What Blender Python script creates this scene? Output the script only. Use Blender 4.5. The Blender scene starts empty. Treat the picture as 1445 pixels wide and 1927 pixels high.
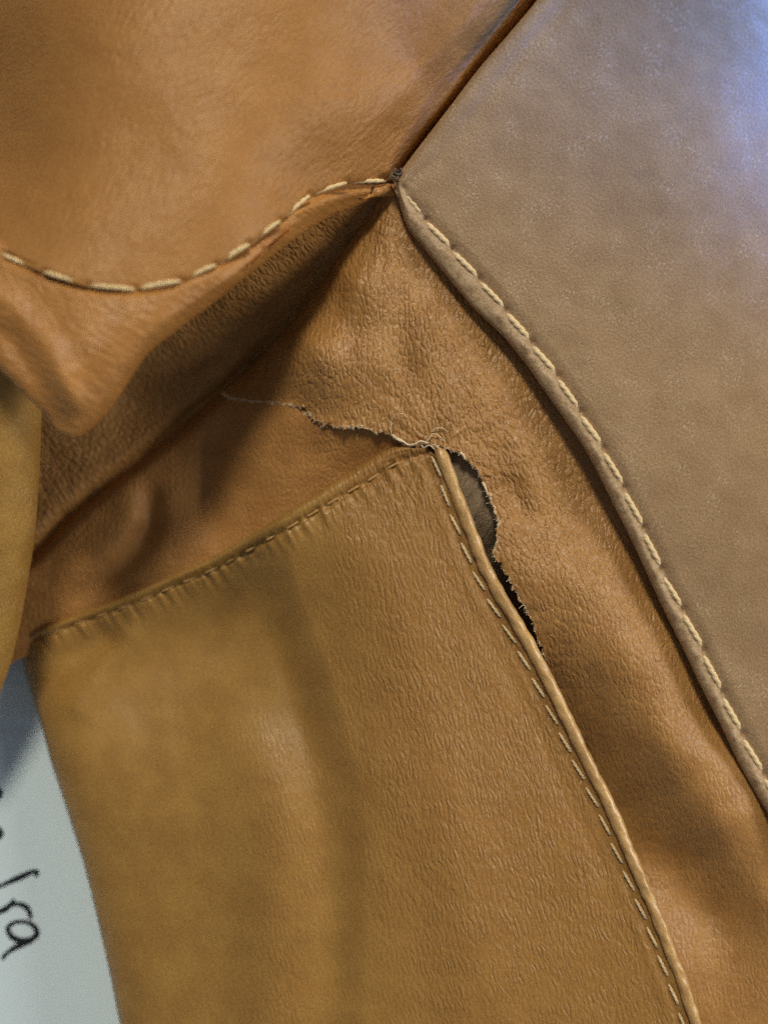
import bpy, math, random
import numpy as np
from mathutils import Matrix, Vector

rng = np.random.default_rng(7)
random.seed(7)
U = 6.0e-5            # one layout unit in metres (about 16.7 units to the millimetre)
D = 2600.0            # camera height above the z = 0 layout plane, layout units
CX, CY = 722.5, 963.5

# ------------------------------------------------------------------ camera
scn = bpy.context.scene
cam_d = bpy.data.cameras.new('camera')
cam = bpy.data.objects.new('camera', cam_d)
scn.collection.objects.link(cam)
cam.location = (0, 0, D * U)
cam_d.sensor_fit = 'VERTICAL'
cam_d.sensor_height = 24.0
cam_d.lens = 12.0 / (CY / D)
cam_d.clip_start = 0.002
cam_d.clip_end = 20
cam_d.dof.use_dof = True
cam_d.dof.focus_distance = (D - 15) * U
cam_d.dof.aperture_fstop = cam_d.lens / (95 * U * 1000)
scn.camera = cam
scn.cycles.max_bounces = 5
scn.cycles.diffuse_bounces = 3
scn.cycles.glossy_bounces = 2
scn.cycles.adaptive_threshold = 0.025
scn.cycles.use_denoising = False

# ------------------------------------------------------------------ world and lamps
w = bpy.data.worlds.new('World')
scn.world = w
w.use_nodes = True
w.node_tree.nodes['Background'].inputs[0].default_value = (0.84, 0.92, 1.0, 1)
w.node_tree.nodes['Background'].inputs[1].default_value = 0.15

# a small desk lamp above the top edge of the picture; its pool of light fades towards the corners
sp = bpy.data.lights.new('desk_lamp', 'SPOT')
sp.energy = 41.0
sp.color = (1.0, 0.915, 0.71)
sp.shadow_soft_size = 0.115
sp.spot_size = math.radians(14.6)
sp.spot_blend = 1.0
lamp = bpy.data.objects.new('desk_lamp', sp)
aim = Vector((0.006, -0.022, 0))
ldir = Vector((-0.03, 0.64, 0.76)).normalized()
lamp.location = aim + ldir * 0.70
lamp.rotation_euler = (-ldir).to_track_quat('-Z', 'Y').to_euler()
scn.collection.objects.link(lamp)
# blue spot added to put a sheen on the side panel's upper right
wd = bpy.data.lights.new('blue_sheen_spot', 'SPOT')
wd.energy = 52.0
wd.color = (0.0, 0.22, 1.0)
wd.shadow_soft_size = 0.024
wd.spot_size = math.radians(13.5)
wd.spot_blend = 1.0
blue_spot = bpy.data.objects.new('blue_sheen_spot', wd)
waim = Vector((0.078, 0.074, 0.01))
wdir = Vector((0.62, -0.10, 0.78)).normalized()
blue_spot.location = waim + wdir * 0.42
blue_spot.rotation_euler = (-wdir).to_track_quat('-Z', 'Y').to_euler()
scn.collection.objects.link(blue_spot)
# soft daylight coming in low from the right
dl = bpy.data.lights.new('daylight', 'AREA')
dl.shape = 'DISK'
dl.size = 0.22
dl.energy = 2.5
dl.color = (1.0, 0.94, 0.80)
day = bpy.data.objects.new('daylight', dl)
ddir = Vector((0.86, 0.10, 0.46)).normalized()
day.location = ddir * 0.75
day.rotation_euler = (-ddir).to_track_quat('-Z', 'Y').to_euler()
scn.collection.objects.link(day)
scn.view_settings.view_transform = 'Standard'
scn.view_settings.look = 'None'
scn.view_settings.exposure = 0.0
scn.view_settings.gamma = 1.0

# ------------------------------------------------------------------ numeric helpers
def pchip(x, Y, xq):
    """shape preserving cubic along axis 0"""
    x = np.asarray(x, float); Y = np.asarray(Y, float)
    sh = Y.shape; Y = Y.reshape(len(x), -1)
    h = np.diff(x)[:, None]; dl = np.diff(Y, axis=0) / h
    d = np.zeros_like(Y)
    if len(x) == 2:
        d[:] = dl[0]
    else:
        w1 = 2 * h[1:] + h[:-1]; w2 = h[1:] + 2 * h[:-1]
        ok = dl[:-1] * dl[1:] > 0
        with np.errstate(divide='ignore', invalid='ignore'):
            dm = (w1 + w2) / (w1 / dl[:-1] + w2 / dl[1:])
        d[1:-1] = np.where(ok, dm, 0)
        d[0] = dl[0]; d[-1] = dl[-1]
    i = np.clip(np.searchsorted(x, xq, side='right') - 1, 0, len(x) - 2)
    hh = h[i]; t = ((xq - x[i])[:, None]) / hh
    r = (Y[i] * (1 + 2 * t) * (1 - t) ** 2 + d[i] * hh * t * (1 - t) ** 2
         + Y[i + 1] * t * t * (3 - 2 * t) + d[i + 1] * hh * t * t * (t - 1))
    return r.reshape((len(xq),) + sh[1:])

def catmull(P, step=None, n=None):
    """smooth curve through points, sampled about every step units"""
    P = np.asarray(P, float)
    c = np.concatenate([[0], np.cumsum(np.linalg.norm(np.diff(P[:, :2], axis=0), axis=1))])
    if n is None:
        n = max(2, int(c[-1] / step) + 1)
    q = np.linspace(0, c[-1], n)
    m = np.gradient(P, c, axis=0) if len(P) > 2 else np.repeat((P[1:] - P[:1]) / c[1], 2, axis=0)
    i = np.clip(np.searchsorted(c, q, side='right') - 1, 0, len(c) - 2)
    h = (c[i + 1] - c[i])[:, None]; t = (q - c[i])[:, None] / h
    return (P[i] * (1 + 2 * t) * (1 - t) ** 2 + m[i] * h * t * (1 - t) ** 2
            + P[i + 1] * t * t * (3 - 2 * t) + m[i + 1] * h * t * t * (t - 1))

def tps(ctrl, lam=2.0):
    """smooth height through scattered (x, y, z) control points"""
    c = np.asarray(ctrl, float); X = c[:, :2] / 500.0; n = len(c)
    def phi(r2):
        return np.where(r2 > 1e-12, r2 * np.log(np.maximum(r2, 1e-12)), 0) * 0.5
    K = phi(((X[:, None] - X[None]) ** 2).sum(-1)) + np.eye(n) * lam * 1e-4
    Pm = np.concatenate([np.ones((n, 1)), X], 1)
    A = np.block([[K, Pm], [Pm.T, np.zeros((3, 3))]])
    sol = np.linalg.solve(A, np.concatenate([c[:, 2], np.zeros(3)]))
    def f(x, y):
        q = np.stack([np.asarray(x, float), np.asarray(y, float)], -1) / 500.0
        s = q.shape[:-1]; q = q.reshape(-1, 2)
        out = sol[n] + q @ sol[n + 1:]
        for k in range(n):
            out = out + sol[k] * phi(((q - X[k]) ** 2).sum(1))
        return out.reshape(s)
    return f

def hash2(ix, iy, seed):
    h = (ix.astype(np.int64) * 374761393 + iy.astype(np.int64) * 668265263 + seed * 974634777) & 0xFFFFFFFF
    h = ((h ^ (h >> 13)) * 1274126177) & 0xFFFFFFFF
    return ((h ^ (h >> 16)) & 0xFFFFFF) / float(0xFFFFFF)

def vnoise(x, y, seed=0):
    x = np.asarray(x, float); y = np.asarray(y, float)
    ix = np.floor(x); iy = np.floor(y); fx = x - ix; fy = y - iy
    def g(dx, dy):
        a = hash2(ix + dx, iy + dy, seed) * 2 * math.pi
        return np.cos(a) * (fx - dx) + np.sin(a) * (fy - dy)
    u = fx ** 3 * (fx * (fx * 6 - 15) + 10); v = fy ** 3 * (fy * (fy * 6 - 15) + 10)
    a = g(0, 0) * (1 - u) + g(1, 0) * u
    b = g(0, 1) * (1 - u) + g(1, 1) * u
    return (a * (1 - v) + b * v) * 1.5

def fbm(x, y, seed=0, o=3):
    r = 0; a = 1.0
    for k in range(o):
        r = r + a * vnoise(x * 2 ** k, y * 2 ** k, seed + k * 17); a *= 0.5
    return r

def smooth(t):
    t = np.clip(t, 0, 1)
    return t * t * (3 - 2 * t)

def polydist(x, y, line, vals=None):
    """distance to a polyline, signed (positive on its right hand when walking down the picture), and interpolated value"""
    L = np.asarray(line, float)
    sh = np.shape(x); x = np.ravel(x); y = np.ravel(y)
    best = np.full(x.shape, 1e9); sgn = np.ones_like(best); val = np.zeros_like(best)
    for k in range(len(L) - 1):
        a, b = L[k], L[k + 1]; e = b - a; ll = e @ e
        t = np.clip(((x - a[0]) * e[0] + (y - a[1]) * e[1]) / ll, 0, 1)
        dx = x - (a[0] + t * e[0]); dy = y - (a[1] + t * e[1])
        d = np.hypot(dx, dy)
        m = d < best
        best = np.where(m, d, best)
        s = e[0] * (y - a[1]) - e[1] * (x - a[0])
        sgn = np.where(m, np.where(s > 0, -1.0, 1.0), sgn)
        if vals is not None:
            val = np.where(m, vals[k] * (1 - t) + vals[k + 1] * t, val)
    return (best * sgn).reshape(sh), val.reshape(sh)

def ridge(x, y, line, amp, width):
    vals = amp if np.ndim(amp) else [amp] * len(line)
    d, v = polydist(x, y, line, vals)
    return v * np.exp(-(d / width) ** 2)

def scarp(x, y, line, amp, width):
    """ground falls away on the left of the line"""
    vals = amp if np.ndim(amp) else [amp] * len(line)
    d, _ = polydist(x, y, line)
    v = pchip([p[1] for p in line], np.asarray(vals, float)[:, None], np.clip(np.ravel(y), line[0][1], line[-1][1]))[:, 0].reshape(np.shape(y))
    return -v * smooth(-d / width)

def world(px, py, z):
    s = 1 - z / D
    return np.stack([(px - CX) * s * U, -(py - CY) * s * U, z * U], -1)

# ------------------------------------------------------------------ scene helpers
def link(o):
    scn.collection.objects.link(o)
    return o

def empty(name, loc):
    o = link(bpy.data.objects.new(name, None))
    o.location = loc
    o.empty_display_size = 0.005
    return o

def child(o, parent):
    o.parent = parent
    if parent.type == 'EMPTY':
        o.matrix_parent_inverse = Matrix.Translation(parent.location).inverted()
    return o

def mesh_obj(name, verts, faces, mats, parent, smooth_sh=True, uv=None):
    me = bpy.data.meshes.new(name)
    verts = np.asarray(verts, float); faces = np.asarray(faces, np.int32)
    me.vertices.add(len(verts)); me.vertices.foreach_set('co', verts.ravel())
    k = faces.shape[1]
    me.loops.add(faces.size); me.loops.foreach_set('vertex_index', faces.ravel())
    me.polygons.add(len(faces))
    me.polygons.foreach_set('loop_start', np.arange(0, faces.size, k, dtype=np.int32))
    if smooth_sh:
        me.polygons.foreach_set('use_smooth', np.ones(len(faces), bool))
    if uv is not None:
        l = me.uv_layers.new(name='grain')
        l.data.foreach_set('uv', np.asarray(uv, float)[faces.ravel()].ravel())
    for m in mats:
        me.materials.append(m)
    me.update(); me.validate()
    o = link(bpy.data.objects.new(name, me))
    if parent is not None:
        child(o, parent)
    return o

def grid_faces(nv, nu, flip=False):
    i = np.arange(nv * nu).reshape(nv, nu)
    f = np.stack([i[:-1, :-1], i[1:, :-1], i[1:, 1:], i[:-1, 1:]], -1).reshape(-1, 4)
    return f[:, ::-1] if flip else f

SURF = {}
def sheet(name, key, X, Y, Z, mats, parent, grain, thick=12, rim=0, crease=None):
    """a leather sheet from grids of layout coordinates, given real thickness"""
    nv, nu = X.shape
    V = world(X, Y, Z).reshape(-1, 3)
    e1 = np.array([X[nv // 2, nu // 2 + 1] - X[nv // 2, nu // 2], Y[nv // 2, nu // 2 + 1] - Y[nv // 2, nu // 2]])
    e2 = np.array([X[nv // 2 + 1, nu // 2] - X[nv // 2, nu // 2], Y[nv // 2 + 1, nu // 2] - Y[nv // 2, nu // 2]])
    flip = (e2[0] * e1[1] - e2[1] * e1[0]) > 0
    ga, gb = grain(X, Y)
    uv = np.stack([ga.ravel(), gb.ravel()], -1) / 100.0
    o = mesh_obj(name, V, grid_faces(nv, nu, flip), mats, parent, uv=uv)
    at_ = o.data.attributes.new('crease', 'FLOAT', 'POINT')
    cz = np.ones(X.shape) * 0.8 if crease is None else np.clip(crease(X, Y), 0, 1.4)
    at_.data.foreach_set('value', cz.ravel().astype(np.float32))
    if thick:
        m = o.modifiers.new('thickness', 'SOLIDIFY')
        m.thickness = thick * U; m.offset = -1; m.use_rim = True
        if rim:
            m.material_offset_rim = rim
    SURF[key] = (X.ravel(), Y.ravel(), Z.ravel())
    return o

def zat(key, x, y):
    X, Y, Z = SURF[key]
    d = (X - x) ** 2 + (Y - y) ** 2
    k = np.argpartition(d, 6)[:6]
    wt = 1 / (d[k] + 1)
    return float((Z[k] * wt).sum() / wt.sum())

def loft(rails, du, dv):
    """rails: K rails of M corresponding (px, py, dz) points -> grids"""
    R = np.asarray(rails, float); K, M, _ = R.shape
    c = np.concatenate([[0], np.cumsum(np.linalg.norm(np.diff(R, axis=1), axis=2).mean(0))])
    nu = int(c[-1] / du) + 1
    A = pchip(c, R.transpose(1, 0, 2), np.linspace(0, c[-1], nu)).transpose(1, 0, 2)
    r = np.concatenate([[0], np.cumsum(np.linalg.norm(np.diff(R, axis=0), axis=2).mean(1))])
    # every roll gets enough rows even when it is short
    q = np.concatenate([np.linspace(r[k], r[k + 1], max(4, int((r[k + 1] - r[k]) / dv)), endpoint=False) for k in range(K - 1)] + [[r[-1]]])
    B = pchip(r, A, q)
    return B[..., 0], B[..., 1], B[..., 2]

# ------------------------------------------------------------------ materials
def new_mat(name):
    m = bpy.data.materials.new(name)
    m.use_nodes = True
    nt = m.node_tree
    return m, nt, nt.nodes['Principled BSDF']

def N(nt, typ, **kw):
    n = nt.nodes.new(typ)
    for k, v in kw.items():
        setattr(n, k, v)
    return n

def math_node(nt, op, a, b=None, clamp=False):
    n = N(nt, 'ShaderNodeMath', operation=op)
    n.use_clamp = clamp
    for i, v in enumerate((a, b)):
        if v is None:
            continue
        if isinstance(v, (int, float)):
            n.inputs[i].default_value = v
        else:
            nt.links.new(v, n.inputs[i])
    return n.outputs[0]

def maprange(nt, v, a, b, c=0.0, d=1.0):
    n = N(nt, 'ShaderNodeMapRange', interpolation_type='SMOOTHSTEP')
    nt.links.new(v, n.inputs[0])
    for i, x in enumerate((a, b, c, d)):
        n.inputs[i + 1].default_value = x
    return n.outputs[0]

def leather(name, col, rough=0.45, net=0.7, net_scale=10.5, stretch=2.2, pillow=0.34, lines=0.35, line_scale=9.0,
            line_stretch=4.0, pores=0.25, depth=0.08, seed=0.0, spec=0.4, var=0.08, warp_amt=0.08, scuff=0.0, base_crease=0.25, worn=0.0, worked=None):
    """grained leather: pillowed crack network + drawn-out creases + pores, all as relief;
    the mesh attribute 'crease' says where the hide is worked and where it is smooth"""
    m, nt, bs = new_mat(name)
    uv = N(nt, 'ShaderNodeUVMap', uv_map='grain')
    att = N(nt, 'ShaderNodeAttribute', attribute_name='crease')
    crease = att.outputs['Fac']
    off = N(nt, 'ShaderNodeMapping'); off.inputs['Location'].default_value = (seed * 3.7, seed * 1.3, 0)
    nt.links.new(uv.outputs[0], off.inputs[0])
    warp = N(nt, 'ShaderNodeTexNoise', noise_dimensions='2D'); warp.inputs['Scale'].default_value = 4.0; warp.inputs['Detail'].default_value = 2
    nt.links.new(off.outputs[0], warp.inputs['Vector'])
    sub = N(nt, 'ShaderNodeVectorMath', operation='SUBTRACT'); sub.inputs[1].default_value = (0.5, 0.5, 0.5)
    nt.links.new(warp.outputs['Color'], sub.inputs[0])
    sc = N(nt, 'ShaderNodeVectorMath', operation='SCALE'); sc.inputs['Scale'].default_value = warp_amt
    nt.links.new(sub.outputs[0], sc.inputs[0])
    add = N(nt, 'ShaderNodeVectorMath', operation='ADD')
    nt.links.new(off.outputs[0], add.inputs[0]); nt.links.new(sc.outputs[0], add.inputs[1])
    P0 = add.outputs[0]
    def mapped(sx, sy):
        mp = N(nt, 'ShaderNodeMapping'); mp.inputs['Scale'].default_value = (sx, sy, 1)
        nt.links.new(P0, mp.inputs[0])
        return mp.outputs[0]
    def crack(scale, st, wdt):
        v = N(nt, 'ShaderNodeTexVoronoi', feature='DISTANCE_TO_EDGE', voronoi_dimensions='2D')
        v.inputs['Scale'].default_value = scale
        nt.links.new(mapped(1, 1 / st), v.inputs['Vector'])
        return maprange(nt, v.outputs['Distance'], -0.02, wdt)
    def noise(scale, det, st=1.0):
        n = N(nt, 'ShaderNodeTexNoise', noise_dimensions='2D')
        n.inputs['Scale'].default_value = scale; n.inputs['Detail'].default_value = det
        nt.links.new(mapped(1, 1 / st), n.inputs['Vector'])
        return n.outputs['Fac']
    # where creases gather: patchy, and driven by how much the hide is worked there
    patch = maprange(nt, noise(1.7, 3, 1.5), 0.33, 0.66, 0.62, 1.1)
    amt = math_node(nt, 'MULTIPLY', patch, math_node(nt, 'ADD', math_node(nt, 'MULTIPLY', crease, 1 - base_crease), base_crease))
    h = math_node(nt, 'MULTIPLY', crack(net_scale, stretch, pillow), net)
    fine = maprange(nt, noise(3.1, 2), 0.35, 0.6, 0.25, 1.0)
    h = math_node(nt, 'ADD', h, math_node(nt, 'MULTIPLY', math_node(nt, 'MULTIPLY', crack(net_scale * 1.8, stretch * 0.8, pillow), net * 0.45), fine))
    ln = noise(line_scale, 2.5, line_stretch)
    rd = math_node(nt, 'SUBTRACT', 1.0, math_node(nt, 'ABSOLUTE', math_node(nt, 'MULTIPLY', math_node(nt, 'SUBTRACT', ln, 0.5), 4.5)), clamp=True)
    h = math_node(nt, 'ADD', h, math_node(nt, 'MULTIPLY', rd, lines))
    h = math_node(nt, 'MULTIPLY', h, amt)
    h = math_node(nt, 'ADD', h, math_node(nt, 'MULTIPLY', noise(38, 1), pores))
    bmp = N(nt, 'ShaderNodeBump'); bmp.inputs['Strength'].default_value = 1.0
    bmp.inputs['Distance'].default_value = depth * 1e-3
    nt.links.new(h, bmp.inputs['Height']); nt.links.new(bmp.outputs[0], bs.inputs['Normal'])
    # dye variation
    mix = N(nt, 'ShaderNodeMix', data_type='RGBA')
    mix.inputs[6].default_value = (col[0] * (1 - var), col[1] * (1 - var * 1.2), col[2] * (1 - var * 1.4), 1)
    mix.inputs[7].default_value = (col[0] * (1 + var * .7), col[1] * (1 + var), col[2] * (1 + var * 1.2), 1)
    nt.links.new(maprange(nt, noise(1.6, 3), 0.3, 0.7), mix.inputs[0])
    mix2 = N(nt, 'ShaderNodeMix', data_type='RGBA', blend_type='MULTIPLY')
    mix2.inputs[0].default_value = 1.0
    nt.links.new(mix.outputs[2], mix2.inputs[6])
    cr = N(nt, 'ShaderNodeCombineColor')
    f = maprange(nt, noise(24, 2), 0.25, 0.75, 0.84, 1.12)
    for i in range(3):
        nt.links.new(f, cr.inputs[i])
    nt.links.new(cr.outputs[0], mix2.inputs[7])
    if worked:
        # hide that has been flexed is a little redder than the stretched, smooth part
        mw = N(nt, 'ShaderNodeMix', data_type='RGBA')
        mw.inputs[7].default_value = tuple(worked) + (1,)
        nt.links.new(math_node(nt, 'MULTIPLY', crease, 0.65, clamp=True), mw.inputs[0])
        nt.links.new(mix.outputs[2], mw.inputs[6]); nt.links.new(mw.outputs[2], mix2.inputs[6])
    out = mix2.outputs[2]
    if scuff:
        sc1 = maprange(nt, noise(26, 3, 1.7), 0.54, 0.74)
        sc2 = maprange(nt, noise(1.5, 3), 0.46, 0.68)
        k = math_node(nt, 'MULTIPLY', math_node(nt, 'MULTIPLY', sc1, sc2), scuff)
        mx = N(nt, 'ShaderNodeMix', data_type='RGBA')
        mx.inputs[7].default_value = (0.62, 0.50, 0.37, 1)
        nt.links.new(k, mx.inputs[0]); nt.links.new(out, mx.inputs[6])
        out = mx.outputs[2]
    if worn:
        # rubbed, paler hide on the turned edge
        wa = N(nt, 'ShaderNodeAttribute', attribute_name='worn')
        k = math_node(nt, 'MULTIPLY', math_node(nt, 'MULTIPLY', wa.outputs['Fac'], maprange(nt, noise(9, 4), 0.34, 0.62)), worn)
        mx = N(nt, 'ShaderNodeMix', data_type='RGBA')
        mx.inputs[7].default_value = (0.56, 0.42, 0.26, 1)
        nt.links.new(k, mx.inputs[0]); nt.links.new(out, mx.inputs[6])
        out = mx.outputs[2]
    nt.links.new(out, bs.inputs['Base Color'])
    bs.inputs['Roughness'].default_value = rough
    bs.inputs['Specular IOR Level'].default_value = spec
    return m

def plain(name, col, rough=0.7, bump_scale=900.0, bump=0.3, var=0.2, spec=0.3, dist=5e-5):
    m, nt, bs = new_mat(name)
    tc = N(nt, 'ShaderNodeTexCoord')
    n = N(nt, 'ShaderNodeTexNoise'); n.inputs['Scale'].default_value = bump_scale; n.inputs['Detail'].default_value = 4
    nt.links.new(tc.outputs['Object'], n.inputs['Vector'])
    mix = N(nt, 'ShaderNodeMix', data_type='RGBA')
    mix.inputs[6].default_value = tuple(c * (1 - var) for c in col) + (1,)
    mix.inputs[7].default_value = tuple(min(1, c * (1 + var)) for c in col) + (1,)
    nt.links.new(maprange(nt, n.outputs['Fac'], 0.3, 0.7), mix.inputs[0])
    nt.links.new(mix.outputs[2], bs.inputs['Base Color'])
    b = N(nt, 'ShaderNodeBump'); b.inputs['Strength'].default_value = bump; b.inputs['Distance'].default_value = dist
    nt.links.new(n.outputs['Fac'], b.inputs['Height']); nt.links.new(b.outputs[0], bs.inputs['Normal'])
    bs.inputs['Roughness'].default_value = rough
    bs.inputs['Specular IOR Level'].default_value = spec
    return m

TAN = (0.395, 0.196, 0.060)
M_gusset = leather('gusset_leather', TAN, rough=0.41, net=0.8, net_scale=10.0, stretch=2.2, lines=0.35, pores=0.15, depth=0.13, seed=1, spec=0.5)
M_inner = leather('inner_gusset_leather', TAN, rough=0.5, net=0.8, net_scale=9.5, stretch=2.0, lines=0.6, depth=0.2, seed=2, spec=0.3)
M_under = leather('under_gusset_leather', (0.40, 0.192, 0.060), rough=0.45, net=0.7, net_scale=11, stretch=1.8, lines=0.3, depth=0.085, seed=3, spec=0.2)
M_pocket = leather('pocket_leather', (0.345, 0.185, 0.044), rough=0.43, net=0.8, net_scale=11.0, stretch=4.0, lines=0.6, line_scale=7.5, line_stretch=6, pores=0.12, depth=0.085, seed=4, spec=0.5, warp_amt=0.12, base_crease=0.06, worked=(0.335, 0.158, 0.043))
M_panel = leather('panel_leather', (0.365, 0.228, 0.120), rough=0.50, net=0.4, net_scale=13, stretch=1.3, lines=0.3, line_scale=8, line_stretch=2.2, pores=0.35, depth=0.055, seed=5, spec=0.6, var=0.05, scuff=0.65, worn=0.4)
M_flap = leather('flap_leather', (0.42, 0.195, 0.055), rough=0.46, net=0.25, net_scale=8, stretch=2.5, lines=0.6, line_scale=5.5, line_stretch=2.5, depth=0.09, seed=6, spec=0.35, var=0.05)
M_fold = leather('fold_leather', (0.44, 0.200, 0.055), rough=0.42, net=0.5, net_scale=7, stretch=3.2, lines=0.6, line_scale=6, line_stretch=4, depth=0.09, seed=7, spec=0.4)
M_handle = leather('handle_leather', (0.40, 0.222, 0.055), rough=0.45, net=0.3, net_scale=8, lines=0.25, depth=0.06, seed=8, scuff=0.4)
M_pipe = leather('piping_leather', (0.54, 0.32, 0.125), rough=0.33, net=0.15, net_scale=9, lines=0.5, line_scale=10, line_stretch=0.35, pores=0.25, depth=0.05, seed=9, spec=0.75, var=0.12)
M_lining = leather('suede_lining', (0.30, 0.215, 0.14), rough=0.85, net=0.35, net_scale=7, stretch=3.0, lines=0.8, line_scale=7, line_stretch=4, pores=0.6, depth=0.16, seed=10, spec=0.12)
M_raw = plain('raw_leather_edge', (0.56, 0.40, 0.25), rough=0.9, bump_scale=5000, bump=0.8, var=0.35, spec=0.1)
M_thread = plain('waxed_thread', (0.80, 0.62, 0.37), rough=0.5, bump_scale=9000, bump=0.4, var=0.15)
M_thread_cream = plain('cream_thread', (0.82, 0.63, 0.35), rough=0.5, bump_scale=9000, bump=0.4, var=0.15)
M_thread_pale = plain('pale_tan_thread', (0.74, 0.56, 0.33), rough=0.5, bump_scale=9000, bump=0.4, var=0.15)
M_thread_tan = plain('tan_thread', (0.42, 0.24, 0.09), rough=0.6, bump_scale=9000, bump=0.4, var=0.2)
M_fibre = plain('leather_fibre', (0.74, 0.60, 0.42), rough=0.8, bump_scale=9000, bump=0.2, var=0.25)
M_knot = plain('dark_thread', (0.16, 0.115, 0.08), rough=0.8, bump_scale=9000, bump=0.4, var=0.3)  # dark brown thread for the knot at the seam junction
M_paper = plain('note_paper', (0.64, 0.76, 0.85), rough=0.85, bump_scale=2500, bump=0.25, var=0.03, spec=0.2)
M_ink = plain('pen_ink', (0.010, 0.012, 0.018), rough=0.5, bump_scale=3000, bump=0.1, var=0.3)
M_table = plain('table_top', (0.30, 0.22, 0.16), rough=0.6, bump_scale=300, bump=0.2, var=0.2)

# ------------------------------------------------------------------ setting
PAPER_Z = -285.0
def slab(name, x0, x1, y0, y1, ztop, thick, mat, parent=None):
    c = [(x0, y0), (x1, y0), (x1, y1), (x0, y1)]
    v = [tuple(world(np.float64(a), np.float64(b), np.float64(z))) for z in (ztop, ztop - thick) for a, b in c]
    me = bpy.data.meshes.new(name)
    me.from_pydata([tuple(map(float, p)) for p in v], [], [(3, 2, 1, 0), (4, 5, 6, 7), (0, 1, 5, 4), (1, 2, 6, 5), (2, 3, 7, 6), (3, 0, 4, 7)])
    me.materials.append(mat)
    o = link(bpy.data.objects.new(name, me))
    if parent is not None:
        child(o, parent)
    return o
table = slab('table_top', -2600, 4200, -2600, 4600, PAPER_Z - 12, 300, M_table)
table['kind'] = 'structure'

note = empty('paper_note', tuple(world(np.float64(-200), np.float64(1600), np.float64(PAPER_Z - 9))))
note['label'] = 'white paper note with black handwriting lying under the bag, lower left'
note['category'] = 'paper'
# the sheet sags a little, with a soft horizontal crease
px = np.linspace(-1500, 700, 80); py = np.linspace(900, 2700, 240)
PX, PY = np.meshgrid(px, py)
def paper_z(x, y):
    return PAPER_Z + 3 * vnoise(x / 420, y / 420, 5) - 5 * np.exp(-((y - 1368 - 0.02 * x) / 9) ** 2)
pp = sheet('sheet', 'paper', PX, PY, paper_z(PX, PY), [M_paper], note, lambda x, y: (x, y), thick=3)

def stroke(name, pts, r, key_z, parent, mat, lift=1.0):
    """a pen stroke: a thin domed ribbon lying on the paper"""
    c = catmull(pts, step=4)[:, :2]
    t = np.gradient(c, axis=0); t /= np.linalg.norm(t, axis=1)[:, None] + 1e-9
    n = np.stack([-t[:, 1], t[:, 0]], -1)
    k = np.linspace(0, 1, len(c))
    rr = r * (0.86 + 0.18 * np.sin(k * 9 + pts[0][0])) * np.clip(np.minimum(k, 1 - k) * len(c) / 2.0 + 0.55, 0, 1)
    prof = [(-1.0, 0), (-0.6, 0.8), (0, 1.0), (0.6, 0.8), (1.0, 0)]
    X = np.stack([c[:, 0] + n[:, 0] * rr * a for a, _ in prof], 1)
    Y = np.stack([c[:, 1] + n[:, 1] * rr * a for a, _ in prof], 1)
    Z = np.stack([key_z(c[:, 0], c[:, 1]) + 0.4 + lift * b for _, b in prof], 1)
    V = world(X, Y, Z).reshape(-1, 3)
    return mesh_obj(name, V, grid_faces(len(c), len(prof), True), [mat], parent)

def zoom5(p):
    return (p[0] * 0.3774, 1200 + p[1] * 0.3774)
slash = [(-60, 1268), (0, 1240), (60, 1213), (120, 1187), (172, 1166), (188, 1165), (186, 1180), (178, 1192)]
r1 = [(-60, 1392), (-10, 1372), (40, 1345), (66, 1318), (74, 1303)]
r2 = [(22, 1357), (60, 1333), (105, 1330), (138, 1350), (152, 1378), (152, 1405)]
a1 = [(170, 1500), (186, 1478), (180, 1450), (150, 1424), (105, 1416), (62, 1426), (42, 1448), (52, 1480), (85, 1505), (130, 1510), (168, 1496), (184, 1474)]
a2 = [(176, 1492), (160, 1512), (110, 1530), (62, 1555), (30, 1580), (12, 1605)]
e1 = [(-70, 745), (-20, 752), (4, 768), (2, 792), (-20, 800), (-60, 790)]
e2 = [(-60, 935), (-15, 945), (6, 965), (4, 985), (-25, 1000), (-70, 1005)]
for nm, s in (('pen_stroke', slash), ('pen_stroke', r1), ('pen_stroke', r2), ('pen_stroke', a1), ('pen_stroke', a2), ('pen_stroke', e1), ('pen_stroke', e2)):
    stroke(nm, [zoom5(p) for p in s], 5.6, paper_z, note, M_ink)

# ------------------------------------------------------------------ the handbag
bag = empty('handbag', tuple(world(np.float64(760), np.float64(1100), np.float64(PAPER_Z))))
bag['label'] = 'tan leather handbag with contrast stitching and a torn gusset at the piped corner'
bag['category'] = 'handbag'

# ---- side panel, right, with stitched turned edge
W = [(1050, -55), (1010, 0), (960, 60), (900, 130), (849, 197), (802, 258), (770, 300), (752, 326), (745, 348),
     (749, 372), (767, 428), (796, 465), (839, 518), (892, 581), (945, 632), (982, 676), (1024, 735), (1061, 788), (1103, 850),
     (1150, 942), (1190, 1022), (1226, 1100), (1252, 1156), (1286, 1224), (1312, 1280), (1351, 1357), (1393, 1443), (1445, 1533), (1500, 1622), (1565, 1725)]
S = [(1085, -30), (1045, 25), (994, 86), (935, 157), (884, 222), (836, 282), (800, 318), (775, 338), (758, 352),
     (764, 368), (790, 401), (820, 434), (864, 483), (916, 541), (968, 603), (1006, 652), (1048, 706), (1085, 765), (1129, 834),
     (1176, 922), (1214, 1003), (1250, 1085), (1277, 1135), (1310, 1197), (1336, 1255), (1375, 1340), (1418, 1424), (1470, 1516), (1525, 1604), (1590, 1706)]
W = np.array(W, float); S = np.array(S, float)
al = np.concatenate([[0], np.cumsum(np.linalg.norm(np.diff(W, axis=0), axis=1))]); al /= al[-1]
far = np.stack([np.full(len(W), 1580.0), -90 + al * 1750], -1)
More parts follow.
